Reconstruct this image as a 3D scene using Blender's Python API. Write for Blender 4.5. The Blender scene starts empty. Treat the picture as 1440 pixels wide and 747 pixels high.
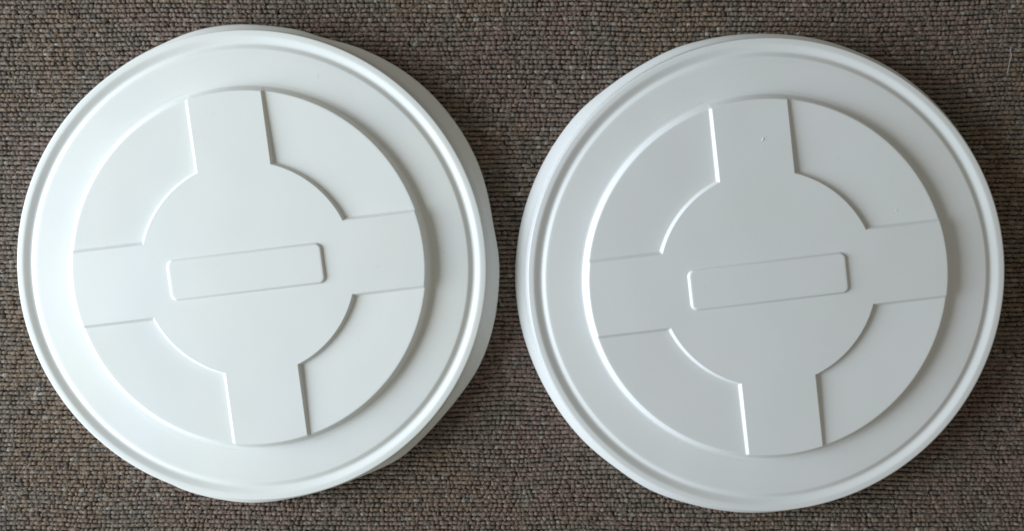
import bpy, math, random
import numpy as np
from mathutils import Matrix, Vector

random.seed(7)
rng = np.random.default_rng(7)
U = 0.000525                      # metres per drawing unit (lid about 31 cm across)

# ------------------------------------------------------------------ camera
scene = bpy.context.scene
cam_data = bpy.data.cameras.new("camera")
cam = bpy.data.objects.new("camera", cam_data)
scene.collection.objects.link(cam)
cam_data.sensor_width = 36.0
cam_data.lens = 1350.0 / 1440.0 * 36.0
cam_data.clip_start = 0.01
cam_data.clip_end = 50.0
CX, CY, CH, TA, TB = 741.19, 300.53, 1228.26, -0.06404, -0.01541
ca, sa, cb, sb = math.cos(TA), math.sin(TA), math.cos(TB), math.sin(TB)
Rx = Matrix(((1, 0, 0), (0, ca, -sa), (0, sa, ca)))
Ry = Matrix(((cb, 0, sb), (0, 1, 0), (-sb, 0, cb)))
Bf = Matrix(((1, 0, 0), (0, -1, 0), (0, 0, 1)))
rotm = (Bf @ (Rx @ Ry) @ Bf).transposed()


def wx(x):
    return (x - 720.0) * U


def wy(y):
    return -(y - 373.5) * U


cam.matrix_world = Matrix.Translation((wx(CX), wy(CY), CH * U)) @ rotm.to_4x4()
scene.camera = cam

# ------------------------------------------------------------------ light
world = bpy.data.worlds.new("World")
scene.world = world
world.use_nodes = True
bg = world.node_tree.nodes["Background"]
bg.inputs["Color"].default_value = (1.0, 0.95, 0.80, 1)      # dim warm room round the carpet
bg.inputs["Strength"].default_value = 0.245


def area(name, loc, target, sx, sy, power, color):
    d = bpy.data.lights.new(name, 'AREA')
    d.shape = 'RECTANGLE'
    d.size, d.size_y = sx, sy
    d.energy = power
    d.color = color
    o = bpy.data.objects.new(name, d)
    scene.collection.objects.link(o)
    o.location = loc
    v = Vector(target) - Vector(loc)
    o.rotation_euler = v.to_track_quat('-Z', 'Y').to_euler()
    return o


# daylight from the window at the left
area("window_light", (-1.58, -0.14, 0.67), (0.0, 0.0, 0.0), 1.25, 1.05, 54.5, (0.82, 0.925, 1.0))

scene.view_settings.view_transform = 'Standard'
scene.view_settings.look = 'None'
scene.view_settings.exposure = 0.0
scene.view_settings.gamma = 1.0
scene.view_settings.use_curve_mapping = False
scene.render.engine = 'CYCLES'
scene.cycles.filter_width = 1.8


# ------------------------------------------------------------------ materials
def new_mat(name):
    m = bpy.data.materials.new(name)
    m.use_nodes = True
    nt = m.node_tree
    return m, nt, nt.nodes["Principled BSDF"]


def plastic(name, c0, c1, seed):
    m, nt, p = new_mat(name)
    N, L = nt.nodes, nt.links
    tc = N.new("ShaderNodeTexCoord")
    mp = N.new("ShaderNodeMapping")
    mp.inputs["Location"].default_value = (seed, seed * 0.7, 0)
    L.new(tc.outputs["Object"], mp.inputs["Vector"])
    n1 = N.new("ShaderNodeTexNoise")
    n1.inputs["Scale"].default_value = 14
    n1.inputs["Detail"].default_value = 5
    L.new(mp.outputs[0], n1.inputs["Vector"])
    r1 = N.new("ShaderNodeMapRange")
    r1.inputs["From Min"].default_value = 0.35
    r1.inputs["From Max"].default_value = 0.65
    L.new(n1.outputs["Fac"], r1.inputs["Value"])
    mx = N.new("ShaderNodeMix")
    mx.data_type = 'RGBA'
    mx.inputs["A"].default_value = (*c0, 1)
    mx.inputs["B"].default_value = (*c1, 1)
    L.new(r1.outputs[0], mx.inputs["Factor"])
    # tiny dust specks and scuffs
    n2 = N.new("ShaderNodeTexNoise")
    n2.inputs["Scale"].default_value = 420
    n2.inputs["Detail"].default_value = 2
    L.new(mp.outputs[0], n2.inputs["Vector"])
    r2 = N.new("ShaderNodeMapRange")
    r2.inputs["From Min"].default_value = 0.74
    r2.inputs["From Max"].default_value = 0.80
    r2.inputs["To Max"].default_value = 0.22
    L.new(n2.outputs["Fac"], r2.inputs["Value"])
    mx2 = N.new("ShaderNodeMix")
    mx2.data_type = 'RGBA'
    mx2.inputs["B"].default_value = (0.32, 0.30, 0.27, 1)
    L.new(mx.outputs["Result"], mx2.inputs["A"])
    L.new(r2.outputs[0], mx2.inputs["Factor"])
    L.new(mx2.outputs["Result"], p.inputs["Base Color"])
    r3 = N.new("ShaderNodeMapRange")
    r3.inputs["To Min"].default_value = 0.34
    r3.inputs["To Max"].default_value = 0.42
    L.new(n1.outputs["Fac"], r3.inputs["Value"])
    L.new(r3.outputs[0], p.inputs["Roughness"])
    p.inputs["IOR"].default_value = 1.46
    p.inputs["Subsurface Weight"].default_value = 0.15
    p.inputs["Subsurface Radius"].default_value = (0.004, 0.004, 0.004)
    p.inputs["Subsurface Scale"].default_value = 0.4
    # fine moulded grain plus faint sink waviness
    n3 = N.new("ShaderNodeTexNoise")
    n3.inputs["Scale"].default_value = 900
    n3.inputs["Detail"].default_value = 3
    L.new(mp.outputs[0], n3.inputs["Vector"])
    b1 = N.new("ShaderNodeBump")
    b1.inputs["Strength"].default_value = 0.2
    b1.inputs["Distance"].default_value = 0.0002
    L.new(n3.outputs["Fac"], b1.inputs["Height"])
    n4 = N.new("ShaderNodeTexNoise")
    n4.inputs["Scale"].default_value = 16
    n4.inputs["Detail"].default_value = 1
    L.new(mp.outputs[0], n4.inputs["Vector"])
    b2 = N.new("ShaderNodeBump")
    b2.inputs["Strength"].default_value = 0.35
    b2.inputs["Distance"].default_value = 0.0022
    L.new(n4.outputs["Fac"], b2.inputs["Height"])
    L.new(b1.outputs[0], b2.inputs["Normal"])
    L.new(b2.outputs[0], p.inputs["Normal"])
    return m


MAT_L = plastic("white_plastic", (0.79, 0.805, 0.79), (0.765, 0.79, 0.795), 1.3)
MAT_R = plastic("falloff_dimmed_white_plastic", (0.715, 0.725, 0.74), (0.695, 0.715, 0.715), 5.1)  # right lid: weaker light farther from the window put into the base colour


def carpet_mat():
    m, nt, p = new_mat("carpet_yarn")
    N, L = nt.nodes, nt.links
    at = N.new("ShaderNodeAttribute")
    at.attribute_name = "yarn"
    tc = N.new("ShaderNodeTexCoord")
    mp = N.new("ShaderNodeMapping")
    mp.inputs["Scale"].default_value = (2600, 900, 1600)
    L.new(tc.outputs["Object"], mp.inputs["Vector"])
    n = N.new("ShaderNodeTexNoise")
    n.inputs["Scale"].default_value = 1.0
    n.inputs["Detail"].default_value = 2
    L.new(mp.outputs[0], n.inputs["Vector"])
    r = N.new("ShaderNodeMapRange")
    r.inputs["From Min"].default_value = 0.3
    r.inputs["From Max"].default_value = 0.7
    r.inputs["To Min"].default_value = 0.6
    r.inputs["To Max"].default_value = 1.6
    L.new(n.outputs["Fac"], r.inputs["Value"])
    mx = N.new("ShaderNodeVectorMath")
    mx.operation = 'SCALE'
    L.new(at.outputs["Color"], mx.inputs[0])
    L.new(r.outputs[0], mx.inputs["Scale"])
    L.new(mx.outputs[0], p.inputs["Base Color"])
    p.inputs["Roughness"].default_value = 0.85
    p.inputs["Specular IOR Level"].default_value = 0.25
    p.inputs["Sheen Weight"].default_value = 0.15
    b = N.new("ShaderNodeBump")
    b.inputs["Strength"].default_value = 0.55
    b.inputs["Distance"].default_value = 0.0006
    L.new(n.outputs["Fac"], b.inputs["Height"])
    L.new(b.outputs[0], p.inputs["Normal"])
    return m


MAT_C = carpet_mat()


def backing_mat():
    m, nt, p = new_mat("carpet_backing")
    N, L = nt.nodes, nt.links
    tc = N.new("ShaderNodeTexCoord")
    w = N.new("ShaderNodeTexNoise")
    w.inputs["Scale"].default_value = 300
    w.inputs["Detail"].default_value = 3
    L.new(tc.outputs["Object"], w.inputs["Vector"])
    cr = N.new("ShaderNodeValToRGB")
    cr.color_ramp.elements[0].color = (0.035, 0.028, 0.022, 1)
    cr.color_ramp.elements[1].color = (0.13, 0.105, 0.09, 1)
    L.new(w.outputs["Fac"], cr.inputs["Fac"])
    L.new(cr.outputs[0], p.inputs["Base Color"])
    p.inputs["Roughness"].default_value = 0.95
    return m


MAT_B = backing_mat()


def plain(name, col, rough):
    m, nt, p = new_mat(name)
    N, L = nt.nodes, nt.links
    n = N.new("ShaderNodeTexNoise")
    n.inputs["Scale"].default_value = 500
    cr = N.new("ShaderNodeValToRGB")
    cr.color_ramp.elements[0].color = (*[c * 0.8 for c in col], 1)
    cr.color_ramp.elements[1].color = (*[min(1, c * 1.15) for c in col], 1)
    L.new(n.outputs["Fac"], cr.inputs["Fac"])
    L.new(cr.outputs[0], p.inputs["Base Color"])
    p.inputs["Roughness"].default_value = rough
    return m


MAT_HAIR = plain("pale_fibre", (0.55, 0.55, 0.52), 0.5)
MAT_DIRT = plain("dark_grit", (0.10, 0.095, 0.09), 0.8)


# ------------------------------------------------------------------ mesh helpers
def make(name, verts, faces, mat, parent=None, smooth=True):
    me = bpy.data.meshes.new(name)
    me.from_pydata([tuple(v) for v in verts], [], [tuple(f) for f in faces])
    me.materials.append(mat)
    me.update()
    if smooth:
        me.polygons.foreach_set("use_smooth", [True] * len(me.polygons))
    o = bpy.data.objects.new(name, me)
    scene.collection.objects.link(o)
    if parent:
        o.parent = parent
    return o


def grid(P, closed=False):
    """P: (rows, cols, 3) in drawing units -> verts in metres, quad faces"""
    nr, nc = P.shape[:2]
    f = []
    for i in range(nr - 1):
        for j in range(nc if closed else nc - 1):
            k = (j + 1) % nc
            f.append((i * nc + j, i * nc + k, (i + 1) * nc + k, (i + 1) * nc + j))
    return P.reshape(-1, 3) * U, f


def lathe(profile, nseg, rfun=None):
    """profile (r, z) listed from outside in, faces point up/outward"""
    th = np.linspace(0, 2 * np.pi, nseg, endpoint=False)
    P = np.zeros((len(profile), nseg, 3))
    for i, pr in enumerate(profile):
        r = np.full(nseg, float(pr[0]))
        if rfun is not None:
            r = r + rfun(th) * pr[2]
        P[i, :, 0] = r * np.cos(th)
        P[i, :, 1] = r * np.sin(th)
        P[i, :, 2] = pr[1]
    return grid(P, True)


def fillet(pts, rad, n=4):
    """round the inner corners of an open polyline"""
    out = [tuple(pts[0])]
    for i in range(1, len(pts) - 1):
        a, b, c = np.array(pts[i - 1][:2], float), np.array(pts[i][:2], float), np.array(pts[i + 1][:2], float)
        r = pts[i][2] if len(pts[i]) > 2 else rad
        d1, d2 = a - b, c - b
        l1, l2 = np.linalg.norm(d1), np.linalg.norm(d2)
        t = min(r, 0.45 * l1, 0.45 * l2)
        s, e = b + d1 / l1 * t, b + d2 / l2 * t
        for k in range(n + 1):
            q = k / n
            out.append(tuple((1 - q) ** 2 * s + 2 * q * (1 - q) * b + q * q * e))
    out.append(tuple(pts[-1][:2]))
    return out


# ------------------------------------------------------------------ the lids
R_RIM, Z_RIM = 295.3, 35.3
Z_TOP = 48.4
R_DISC, R_HUB, W_ARM = 219.7, 132.8, 45.5
R_BASE = 226.2
Z_RING = 34.4
D_IN, D_OUT = 5.6, 3.3            # recess depth at the hub and at the disc edge
STEP = 3.7                        # width of the sloping step


def depth(r):
    t = np.clip((r - R_HUB) / (R_DISC - R_HUB), 0, 1)
    return D_IN + (D_OUT - D_IN) * t


def step_profile(d):
    """0 on top edge .. 1 at the foot, rounded at both ends"""
    t = np.clip(d / STEP, 0, 1)
    return (3 * t * t - 2 * t ** 3) * 0.55 + t * 0.45


LEV = np.array([0.0, 0.4, 0.9, 1.5, 2.1, 2.9, 3.7, 4.4])


def wall_points(ztop, k):
    """k-th sample of the disc's side for a column whose flat top sits at ztop"""
    slope = (R_BASE - R_DISC) / (Z_TOP - Z_RING)
    r_edge = R_DISC + (Z_TOP - ztop) * slope * 0.55
    pts = fillet([(r_edge - 2.4, ztop), (r_edge, ztop, 2.0), (R_BASE, Z_RING, 2.2), (R_BASE + 5.0, Z_RING)], 2.2, 4)
    return pts[k]


N_WALL = len(fillet([(0, 10), (3, 10, 2.0), (10, 0, 3.2), (15, 0)], 2.2, 4))


def skirt_table(tab):
    a = np.array([t[0] for t in tab], float)
    r = np.array([t[1] for t in tab], float)
    o = np.argsort(a)
    a, r = a[o], r[o]
    a = np.concatenate([a[-1:] - 360, a, a[:1] + 360])
    r = np.concatenate([r[-1:], r, r[:1]])

    def f(th):
        d = (np.degrees(th) + 180) % 360 - 180
        out = np.zeros_like(d)
        for s, w in ((-3, .15), (-1.5, .2), (0, .3), (1.5, .2), (3, .15)):
            out += w * np.interp(d + s, a, r)
        return out
    return f


def build_lid(label, cx, cy, th, mat, table, plate_dx):
    root = bpy.data.objects.new("bucket_lid", None)
    scene.collection.objects.link(root)
    root.empty_display_size = 0.02
    root.location = (wx(cx), wy(cy), 0.0)
    root["label"] = label
    root["category"] = "lid"
    root["group"] = "white plastic lids lying on the carpet"
    rot = th

    # skirt: hangs from the rim, lower edge flares unevenly all round
    sf = skirt_table(table)
    ns = 360
    ang = np.linspace(0, 2 * np.pi, ns, endpoint=False)
    low = sf(ang)
    prof = []                                  # (fraction of flare, z, thickness offset)
    rows = [(0.0, 26.0, -3.5), (0.10, 12.0, -3.2), (0.60, 7.0, -2.6), (0.97, 0.6, -2.2), (1.0, 0.0, -1.8), (1.0, -0.2, -1.2), (1.0, 0.1, -0.5), (1.0, 0.9, -0.1),
            (0.985, 2.2, 0), (0.94, 3.4, 0), (0.86, 4.6, 0), (0.70, 6.6, 0), (0.50, 8.8, 0), (0.33, 10.6, 0), (0.22, 12.4, 0), (0.17, 14.5, 0),
            (0.13, 18.0, 0), (0.08, 24.0, 0), (0.03, 29.5, 0), (0.0, 31.6, 0)]
    P = np.zeros((len(rows), ns, 3))
    for i, (f, z, off) in enumerate(rows):
        r = (R_RIM + 0.15) + (low - R_RIM) * f + off
        P[i, :, 0], P[i, :, 1], P[i, :, 2] = r * np.cos(ang), r * np.sin(ang), z
    v, f = grid(P, True)
    make("skirt", v, f, mat, root)

    # rim with its channel
    pr = [(R_RIM, 30.5)] + fillet([(R_RIM, 31.2), (R_RIM - 0.3, Z_RIM - 0.2, 2.4), (R_RIM - 8.2, Z_RIM - 0.1, 1.8),
                                   (R_RIM - 14.8, Z_RIM - 3.2, 1.2), (R_RIM - 17.4, Z_RIM - 3.7, 1.2),
                                   (R_RIM - 23.0, Z_RING, 1.5), (R_RIM - 29.0, Z_RING)], 2.5, 5)
    v, f = lathe(pr, 360)
    make("rim", v, f, mat, root)

    # flat flange ring between channel and raised disc
    radii = np.linspace(R_RIM - 29.0, R_BASE + 5.0, 8)
    v, f = lathe([(r, Z_RING) for r in radii], 360)
    make("flange", v, f, mat, root)

    # radial rows shared by arms and recessed panels
    rr = np.concatenate([R_HUB + LEV, np.linspace(R_HUB + 8, R_DISC - 6, 14)])
    fr = np.linspace(0, 1, 15)

    # raised cross: hub + four arms
    verts, faces = [], []

    def add(P, closed=False):
        base = len(verts)
        v, f = grid(P, closed)
        verts.extend(v.tolist())
        faces.extend([tuple(i + base for i in q) for q in f])

    for q in range(4):
        a0 = q * math.pi / 2 + rot
        rows = []
        for r in rr:
            y = np.linspace(-W_ARM, W_ARM, 25)
            x = np.sqrt(r * r - y * y)
            rows.append(np.stack([x, y, np.full(25, Z_TOP)], -1))
        for k in range(N_WALL):
            y = np.linspace(-W_ARM, W_ARM, 25)
            r, z = wall_points(Z_TOP, k)
            x = np.sqrt(r * r - y * y)
            rows.append(np.stack([x, y, np.full(25, z)], -1))
        P = np.array(rows)[:, ::1]
        c, s = math.cos(a0), math.sin(a0)
        P = np.stack([P[..., 0] * c - P[..., 1] * s, P[..., 0] * s + P[..., 1] * c, P[..., 2]], -1)
        add(P[::-1])
    # hub: polar grid with columns through every arm corner
    a_arm = math.asin(W_ARM / R_HUB)
    cols = []
    for q in range(4):
        y = np.linspace(-W_ARM, W_ARM, 25)
        cols += list(q * math.pi / 2 + np.arcsin(y / R_HUB))[:-1]
        cols += list(q * math.pi / 2 + np.linspace(a_arm, math.pi / 2 - a_arm, 25))[:-1]
    cols = np.array(cols) + rot
    radii = [R_HUB, R_HUB * 0.97, R_HUB * 0.8, R_HUB * 0.6, R_HUB * 0.4, R_HUB * 0.2, 0.5]
    P = np.array([np.stack([r * np.cos(cols), r * np.sin(cols), np.full(len(cols), Z_TOP)], -1) for r in radii])
    add(P, True)
    make("raised_cross", verts, faces, mat, root)

    # four recessed panels with their sloping steps
    for q in range(4):
        a0 = q * math.pi / 2 + rot
        wl = W_ARM + LEV
        rows = []

        def column_angles(r):
            a = np.arcsin(wl / r)
            b = math.pi / 2 - a[::-1]
            mid = np.linspace(a[-1], b[0], 26)[1:-1]
            return np.concatenate([a, mid, b])
        nc = len(column_angles(R_DISC))
        dw = np.concatenate([LEV, np.full(nc - 2 * len(LEV), 9.0), LEV[::-1]])
        for r in rr:
            an = column_angles(r)
            fz = np.minimum(step_profile(dw), step_profile(np.full(nc, r - R_HUB)))
            z = Z_TOP - depth(r) * fz
            rows.append(np.stack([r * np.cos(an), r * np.sin(an), z], -1))
        zt = Z_TOP - D_OUT * step_profile(dw)
        for k in range(N_WALL):
            rz = np.array([wall_points(z, k) for z in zt])
            an = column_angles(R_DISC)
            an = np.array([np.arcsin(wl[min(i, nc - 1 - i)] / rz[i, 0]) if i < len(LEV) else
                           (math.pi / 2 - np.arcsin(wl[nc - 1 - i] / rz[i, 0]) if i >= nc - len(LEV) else an[i]) for i in range(nc)])
            rows.append(np.stack([rz[:, 0] * np.cos(an), rz[:, 0] * np.sin(an), rz[:, 1]], -1))
        P = np.array(rows)
        c, s = math.cos(a0), math.sin(a0)
        P = np.stack([P[..., 0] * c - P[..., 1] * s, P[..., 0] * s + P[..., 1] * c, P[..., 2]], -1)
        v, f = grid(P[::-1])
        make("recessed_panel", v, f, mat, root)

    # raised rectangular plate in the middle
    hx, hy, rc = 95.8, 23.8, 6.5
    base = []
    for (sx, sy, st) in ((1, 1, 0), (-1, 1, 90), (-1, -1, 180), (1, -1, 270)):
        for k in range(7):
            a = math.radians(st + 15 * k)
            base.append((sx * (hx - rc), sy * (hy - rc), math.cos(a), math.sin(a)))
    base = np.array(base)
    rings = [(2.6, -1.0), (2.0, 0.0), (1.3, 0.35), (0.55, 1.3), (0.0, 2.3), (-0.7, 2.75), (-1.6, 2.9), (-4.0, 2.9)]
    P = np.zeros((len(rings), len(base), 3))
    for i, (o, z) in enumerate(rings):
        rad = rc + o
        P[i, :, 0] = base[:, 0] + base[:, 2] * rad
        P[i, :, 1] = base[:, 1] + base[:, 3] * rad
        P[i, :, 2] = Z_TOP + z
    c, s = math.cos(rot), math.sin(rot)
    P = np.stack([P[..., 0] * c - P[..., 1] * s + plate_dx, P[..., 0] * s + P[..., 1] * c - 3.0, P[..., 2]], -1)
    v, f = grid(P, True)
    nb = len(base)
    f.append(tuple((len(rings) - 1) * nb + j for j in range(nb)))
    make("raised_plate", v, f, mat, root)
    return root


LEFT_T = [(180, 307), (121, 306.5), (113, 306.5), (107, 308.2), (104, 309.4), (99, 309), (95, 308.6), (86, 306), (80, 305.8), (77.5, 305.6), (74, 302.8),
          (70, 304.6), (65, 308), (62, 309), (56, 311.5), (51, 313), (45, 314.2), (39, 314), (33, 314), (25, 312.6), (19, 310.2), (10, 306.6),
          (2, 310), (-6, 310.5), (-17, 312), (-25, 311.6), (-32, 307.8), (-40, 305.6), (-49, 306.6), (-54, 308.3), (-57, 306.4), (-61, 304),
          (-66, 302), (-74, 302.4), (-83, 305), (-89, 308), (-93, 309.5), (-104, 309.6), (-111, 309.8), (-114.5, 306.5), (-119, 306), (-150, 306)]
RIGHT_T = [(179, 311), (160, 311), (137, 310.8), (130, 308), (120, 307), (110, 308.2), (105, 307), (92, 305.6), (86, 305.3), (77, 306.6), (67, 306.6),
           (57, 308), (42, 308.2), (22, 308.5), (2, 309), (-19, 309), (-44, 309), (-56, 309), (-66, 309), (-76, 306), (-83, 306.8), (-92, 307.8),
           (-96, 307.5), (-107, 308), (-116, 309.7), (-126, 307.3), (-136, 308.6), (-148, 308.4), (-159, 309), (-167, 310.2)]

lid_a = build_lid("white plastic bucket lid with a wavy skirt edge, left of the other lid", 395.98, 381.33, 0.12002, MAT_L, LEFT_T, -1.8)
lid_b = build_lid("white plastic bucket lid, light falloff toned into its colour, with a small nick on its top cross arm", 1037.24, 392.64, 0.12101, MAT_R, RIGHT_T, 0.5)

# ------------------------------------------------------------------ carpet
# backing sheet
v = [(-1.6, -1.3, -0.0034), (1.6, -1.3, -0.0034), (1.6, 1.3, -0.0034), (-1.6, 1.3, -0.0034)]
carpet = make("carpet", v, [(0, 1, 2, 3)], MAT_B, smooth=False)
carpet["kind"] = "structure"

# looped pile in ribs: every loop a small lumpy mound of yarn, with its own fleck of colour
X0, X1, Y0, Y1 = -70.0, 1500.0, -70.0, 840.0
PITCH_Y, PITCH_X = 6.0, 5.6
NSEG, RING = 7, [(1.0, -0.9), (0.96, 0.05), (0.74, 0.80)]


def value_noise(x, y, cell, seed):
    g = np.random.default_rng(seed).random((400, 400))
    fx, fy = x / cell + 120, y / cell + 120
    ix, iy = np.floor(fx).astype(int), np.floor(fy).astype(int)
    tx, ty = fx - ix, fy - iy
    tx, ty = tx * tx * (3 - 2 * tx), ty * ty * (3 - 2 * ty)
    a, b = g[ix % 400, iy % 400], g[(ix + 1) % 400, iy % 400]
    c, d = g[ix % 400, (iy + 1) % 400], g[(ix + 1) % 400, (iy + 1) % 400]
    return (a * (1 - tx) + b * tx) * (1 - ty) + (c * (1 - tx) + d * tx) * ty


cxs, cys = [], []
for k in range(int((Y1 - Y0) / PITCH_Y)):
    y = Y0 + k * PITCH_Y
    steps = PITCH_X * (1 + rng.normal(0, 0.20, int((X1 - X0) / PITCH_X) + 8))
    x = X0 + rng.random() * PITCH_X + np.cumsum(steps)
    x = x[x < X1]
    cxs.append(x)
    cys.append(np.full(len(x), y))
cxs, cys = np.concatenate(cxs), np.concatenate(cys)
cys = cys + 2.6 * (value_noise(cxs, cys, 90, 1) - 0.5) * 2 + (value_noise(cxs, cys * 4, 26, 2) - 0.5) * 0.9 + rng.normal(0, 0.17, len(cxs))
keep = (np.hypot(cxs - 395.98, cys - 381.33) > 282) & (np.hypot(cxs - 1037.24, cys - 392.64) > 282)
cxs, cys = cxs[keep], cys[keep]
n = len(cxs)

sx = 4.7 * (1 + rng.normal(0, 0.20, n))
sy = 2.5 * (1 + rng.normal(0, 0.10, n))
hh = 2.7 * (1 + rng.normal(0, 0.13, n))
zb = -2.3 + rng.normal(0, 0.22, n)
tw = rng.normal(0, 0.05, n)
lean = rng.normal(0, 0.4, (n, 2)) * np.array([1.0, 0.6])
nv = NSEG * len(RING) + 1
V = np.zeros((n, nv, 3))
for ri, (rad, zz) in enumerate(RING):
    for k in range(NSEG):
        a = 2 * math.pi * (k + 0.5 * (ri % 2)) / NSEG
        jit = 1 + rng.normal(0, 0.10, n)
        lx = math.cos(a) * rad * sx * jit
        ly = math.sin(a) * rad * sy * jit
        idx = ri * NSEG + k
        V[:, idx, 0] = lx * np.cos(tw) - ly * np.sin(tw) + lean[:, 0] * max(zz, 0)
        V[:, idx, 1] = lx * np.sin(tw) + ly * np.cos(tw) + lean[:, 1] * max(zz, 0)
        V[:, idx, 2] = zz * hh + rng.normal(0, 0.25, n)
V[:, -1, 0], V[:, -1, 1], V[:, -1, 2] = lean[:, 0], lean[:, 1], hh
V[:, :, 0] += cxs[:, None]
V[:, :, 1] += cys[:, None]
V[:, :, 2] += zb[:, None]
W = np.stack([(V[..., 0] - 720) * U, -(V[..., 1] - 373.5) * U, V[..., 2] * U], -1).reshape(-1, 3)

tri = []
for ri in range(len(RING) - 1):
    for k in range(NSEG):
        a, b = ri * NSEG + k, ri * NSEG + (k + 1) % NSEG
        c, d = a + NSEG, b + NSEG
        if ri % 2 == 0:
            tri += [(a, c, b), (b, c, d)]
        else:
            tri += [(a, d, b), (a, c, d)]
top = (len(RING) - 1) * NSEG
for k in range(NSEG):
    tri.append((top + k, nv - 1, top + (k + 1) % NSEG))
tri = np.array(tri)
F = (tri[None] + (np.arange(n) * nv)[:, None, None]).reshape(-1, 3)

# yarn colours: drifting grey, brown and plum patches plus single flecks
p1, p2, p3 = value_noise(cxs, cys, 46, 3), value_noise(cxs, cys, 16, 4), value_noise(cxs, cys, 130, 5)
grey = np.array([0.152, 0.126, 0.100])
brown = np.array([0.155, 0.112, 0.080])
plum = np.array([0.158, 0.110, 0.092])
t = np.clip((0.6 * p1 + 0.4 * p2 - 0.22) / 0.36, 0, 1)[:, None]
s2 = np.clip((p3 - 0.4) / 0.3, 0, 1)[:, None]
col = 0.9 * grey * (1 - t) + (brown * (1 - s2) + plum * s2) * t
col = col * np.exp(rng.normal(0, 0.10, n))[:, None]
u = rng.random(n)
col[u < 0.05] = np.array([0.20, 0.178, 0.152]) * (0.8 + 0.4 * rng.random((int((u < 0.05).sum()), 1)))
w = (u > 0.95) & (p2 > 0.45)
col[w] = np.array([0.13, 0.09, 0.07]) * (0.7 + 0.6 * rng.random((int(w.sum()), 1)))
w = (u > 0.86) & (u <= 0.95)
col[w] = np.array([0.105, 0.085, 0.072])

# stray fibres standing off the loops
m = 42000
pick = rng.integers(0, n, m)
fx, fy = cxs[pick] + rng.normal(0, 2.4, m), cys[pick] + rng.normal(0, 2.2, m)
fa = rng.normal(math.pi / 2, 0.9, m)
fl = 1.6 + rng.gamma(2.0, 0.8, m)
fz = -0.9 + rng.random(m) * 1.4
fw = 0.20 + rng.random(m) * 0.16
dx, dy = np.cos(fa), np.sin(fa)
FV = np.zeros((m, 6, 3))
bend = rng.normal(0, 0.9, m)
for k, q in enumerate((-0.5, 0.0, 0.5)):
    mx_ = fx + dx * fl * q - dy * bend * (0.25 - q * q) * 2
    my_ = fy + dy * fl * q + dx * bend * (0.25 - q * q) * 2
    mz = fz + 1.1 * (0.25 - q * q) * 4 * 0.5
    for sgn, ii in ((-1, 0), (1, 1)):
        FV[:, 2 * k + ii, 0] = mx_ - dy * fw * sgn
        FV[:, 2 * k + ii, 1] = my_ + dx * fw * sgn
        FV[:, 2 * k + ii, 2] = mz
FW = np.stack([(FV[..., 0] - 720) * U, -(FV[..., 1] - 373.5) * U, FV[..., 2] * U], -1).reshape(-1, 3)
ft = np.array([(0, 1, 3), (0, 3, 2), (2, 3, 5), (2, 5, 4)])
FF = (ft[None] + (np.arange(m) * 6)[:, None, None]).reshape(-1, 3) + len(W)
fcol = np.clip(col[pick] * 1.45, 0, 0.36)

allv = np.concatenate([W, FW])
allf = np.concatenate([F, FF])
me = bpy.data.meshes.new("carpet_pile")
me.vertices.add(len(allv))
me.vertices.foreach_set("co", allv.astype(np.float32).ravel())
me.loops.add(len(allf) * 3)
me.loops.foreach_set("vertex_index", allf.astype(np.int32).ravel())
me.polygons.add(len(allf))
me.polygons.foreach_set("loop_start", np.arange(0, len(allf) * 3, 3, dtype=np.int32))
me.update(calc_edges=True)
me.polygons.foreach_set("use_smooth", np.ones(len(allf), bool))
ca_ = me.attributes.new("yarn", 'FLOAT_COLOR', 'POINT')
cc = np.concatenate([np.repeat(col, nv, 0), np.repeat(fcol, 6, 0)])
cc = np.concatenate([cc, np.ones((len(cc), 1))], 1)
ca_.data.foreach_set("color", cc.astype(np.float32).ravel())
me.materials.append(MAT_C)
me.validate()
pile = bpy.data.objects.new("carpet_pile", me)
scene.collection.objects.link(pile)
pile.parent = carpet
pile["kind"] = "stuff"


# ------------------------------------------------------------------ small marks
def blob(name, cx, cy, cz, rx, ry, rz, ang, mat, parent=None, taper=0.0):
    vs, fs = [], []
    nr, nc = 6, 10
    for i in range(nr + 1):
        ph = math.pi * i / nr
        for j in range(nc):
            a = 2 * math.pi * j / nc
            x, y, z = math.sin(ph) * math.cos(a), math.sin(ph) * math.sin(a), math.cos(ph)
            k = 1 + 0.18 * math.sin(3 * a + ph * 2) + taper * y
            x, y = x * rx * k, y * ry * k
            vs.append(((cx + x * math.cos(ang) - y * math.sin(ang)) * U, (cy + x * math.sin(ang) + y * math.cos(ang)) * U, (cz + z * rz) * U))
    for i in range(nr):
        for j in range(nc):
            k = (j + 1) % nc
            fs.append((i * nc + j, (i + 1) * nc + j, (i + 1) * nc + k, i * nc + k))
    return make(name, vs, fs, mat, parent)


def on_plane(u_, v_, z):
    """the point at height z on the lid or carpet that the photograph shows at u_, v_"""
    d = Vector(((u_ - 720) / 1350.0, -(v_ - 373.5) / 1350.0, -1.0))
    d = rotm @ d
    o = cam.location / U
    t_ = (z - o.z) / d.z
    return o.x + d.x * t_, o.y + d.y * t_


def local(u_, v_, z, lid):
    x, y = on_plane(u_, v_, z)
    return x - lid.location.x / U, y - lid.location.y / U


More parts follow.
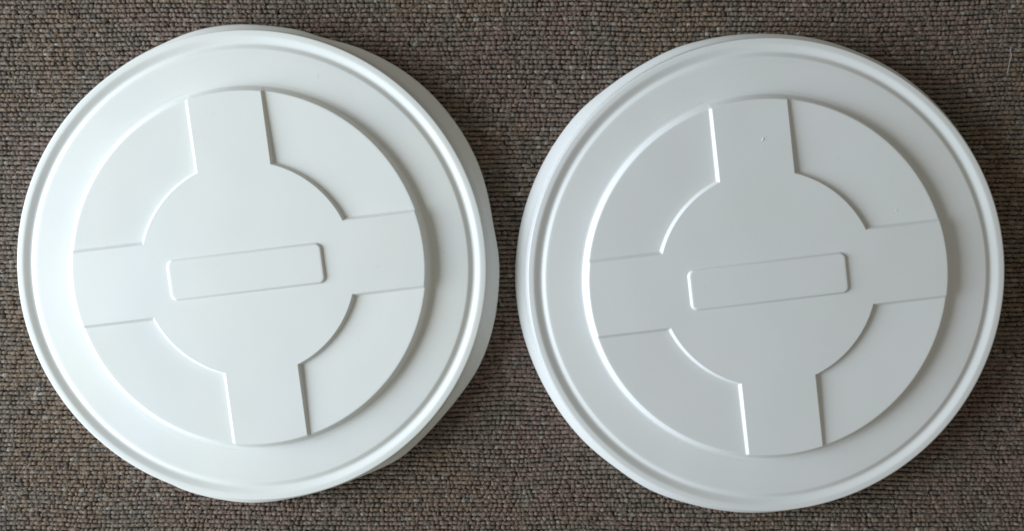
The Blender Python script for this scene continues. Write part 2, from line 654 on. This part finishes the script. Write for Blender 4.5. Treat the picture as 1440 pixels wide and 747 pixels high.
x, y = local(1073, 196, Z_TOP, lid_b)
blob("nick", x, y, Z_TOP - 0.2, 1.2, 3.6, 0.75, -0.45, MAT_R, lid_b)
x, y = local(1076.5, 192, Z_TOP, lid_b)
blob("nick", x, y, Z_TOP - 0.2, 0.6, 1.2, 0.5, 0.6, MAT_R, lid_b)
x, y = local(1261, 296, Z_TOP - 3.5, lid_b)
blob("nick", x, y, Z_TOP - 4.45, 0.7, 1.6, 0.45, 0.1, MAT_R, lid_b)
x, y = local(446.5, 109, Z_RING, lid_a)
blob("nick", x, y, Z_RING, 0.6, 2.4, 0.22, 0.1, MAT_L, lid_a)
x, y = on_plane(770, 285, Z_RING + 0.3)
g = blob("grit_speck", x, y, Z_RING - 2.0, 0.9, 0.9, 0.8, 0.1, MAT_DIRT)
g["label"] = "tiny dark grit speck in the channel at the left of the right lid"
g["category"] = "speck"

# pale hair on the carpet at the upper right
pts = [(1421, 66), (1420.8, 72), (1422.5, 77), (1420.5, 84), (1418.6, 92), (1417, 103)]
ctr = []
for i in range(len(pts) - 1):
    for k in range(4):
        q = k / 4
        ctr.append((pts[i][0] * (1 - q) + pts[i + 1][0] * q, pts[i][1] * (1 - q) + pts[i + 1][1] * q))
ctr.append(pts[-1])
ctr = [Vector((*on_plane(a, b, 1.6), 1.6 + 0.5 * math.sin(i * 0.9))) for i, (a, b) in enumerate(ctr)]
hv, hf = [], []
for i, c in enumerate(ctr):
    tdir = (ctr[min(i + 1, len(ctr) - 1)] - ctr[max(i - 1, 0)]).normalized()
    nrm = Vector((0, 0, 1)).cross(tdir).normalized()
    for k in range(5):
        a = 2 * math.pi * k / 5
        q = c + (nrm * math.cos(a) + Vector((0, 0, 1)) * math.sin(a)) * 0.27
        hv.append(q * U)
for i in range(len(ctr) - 1):
    for k in range(5):
        j = (k + 1) % 5
        hf.append((i * 5 + k, i * 5 + j, (i + 1) * 5 + j, (i + 1) * 5 + k))
h = make("hair", hv, hf, MAT_HAIR)
h["label"] = "short pale hair lying on the carpet near the upper right corner"
h["category"] = "hair"
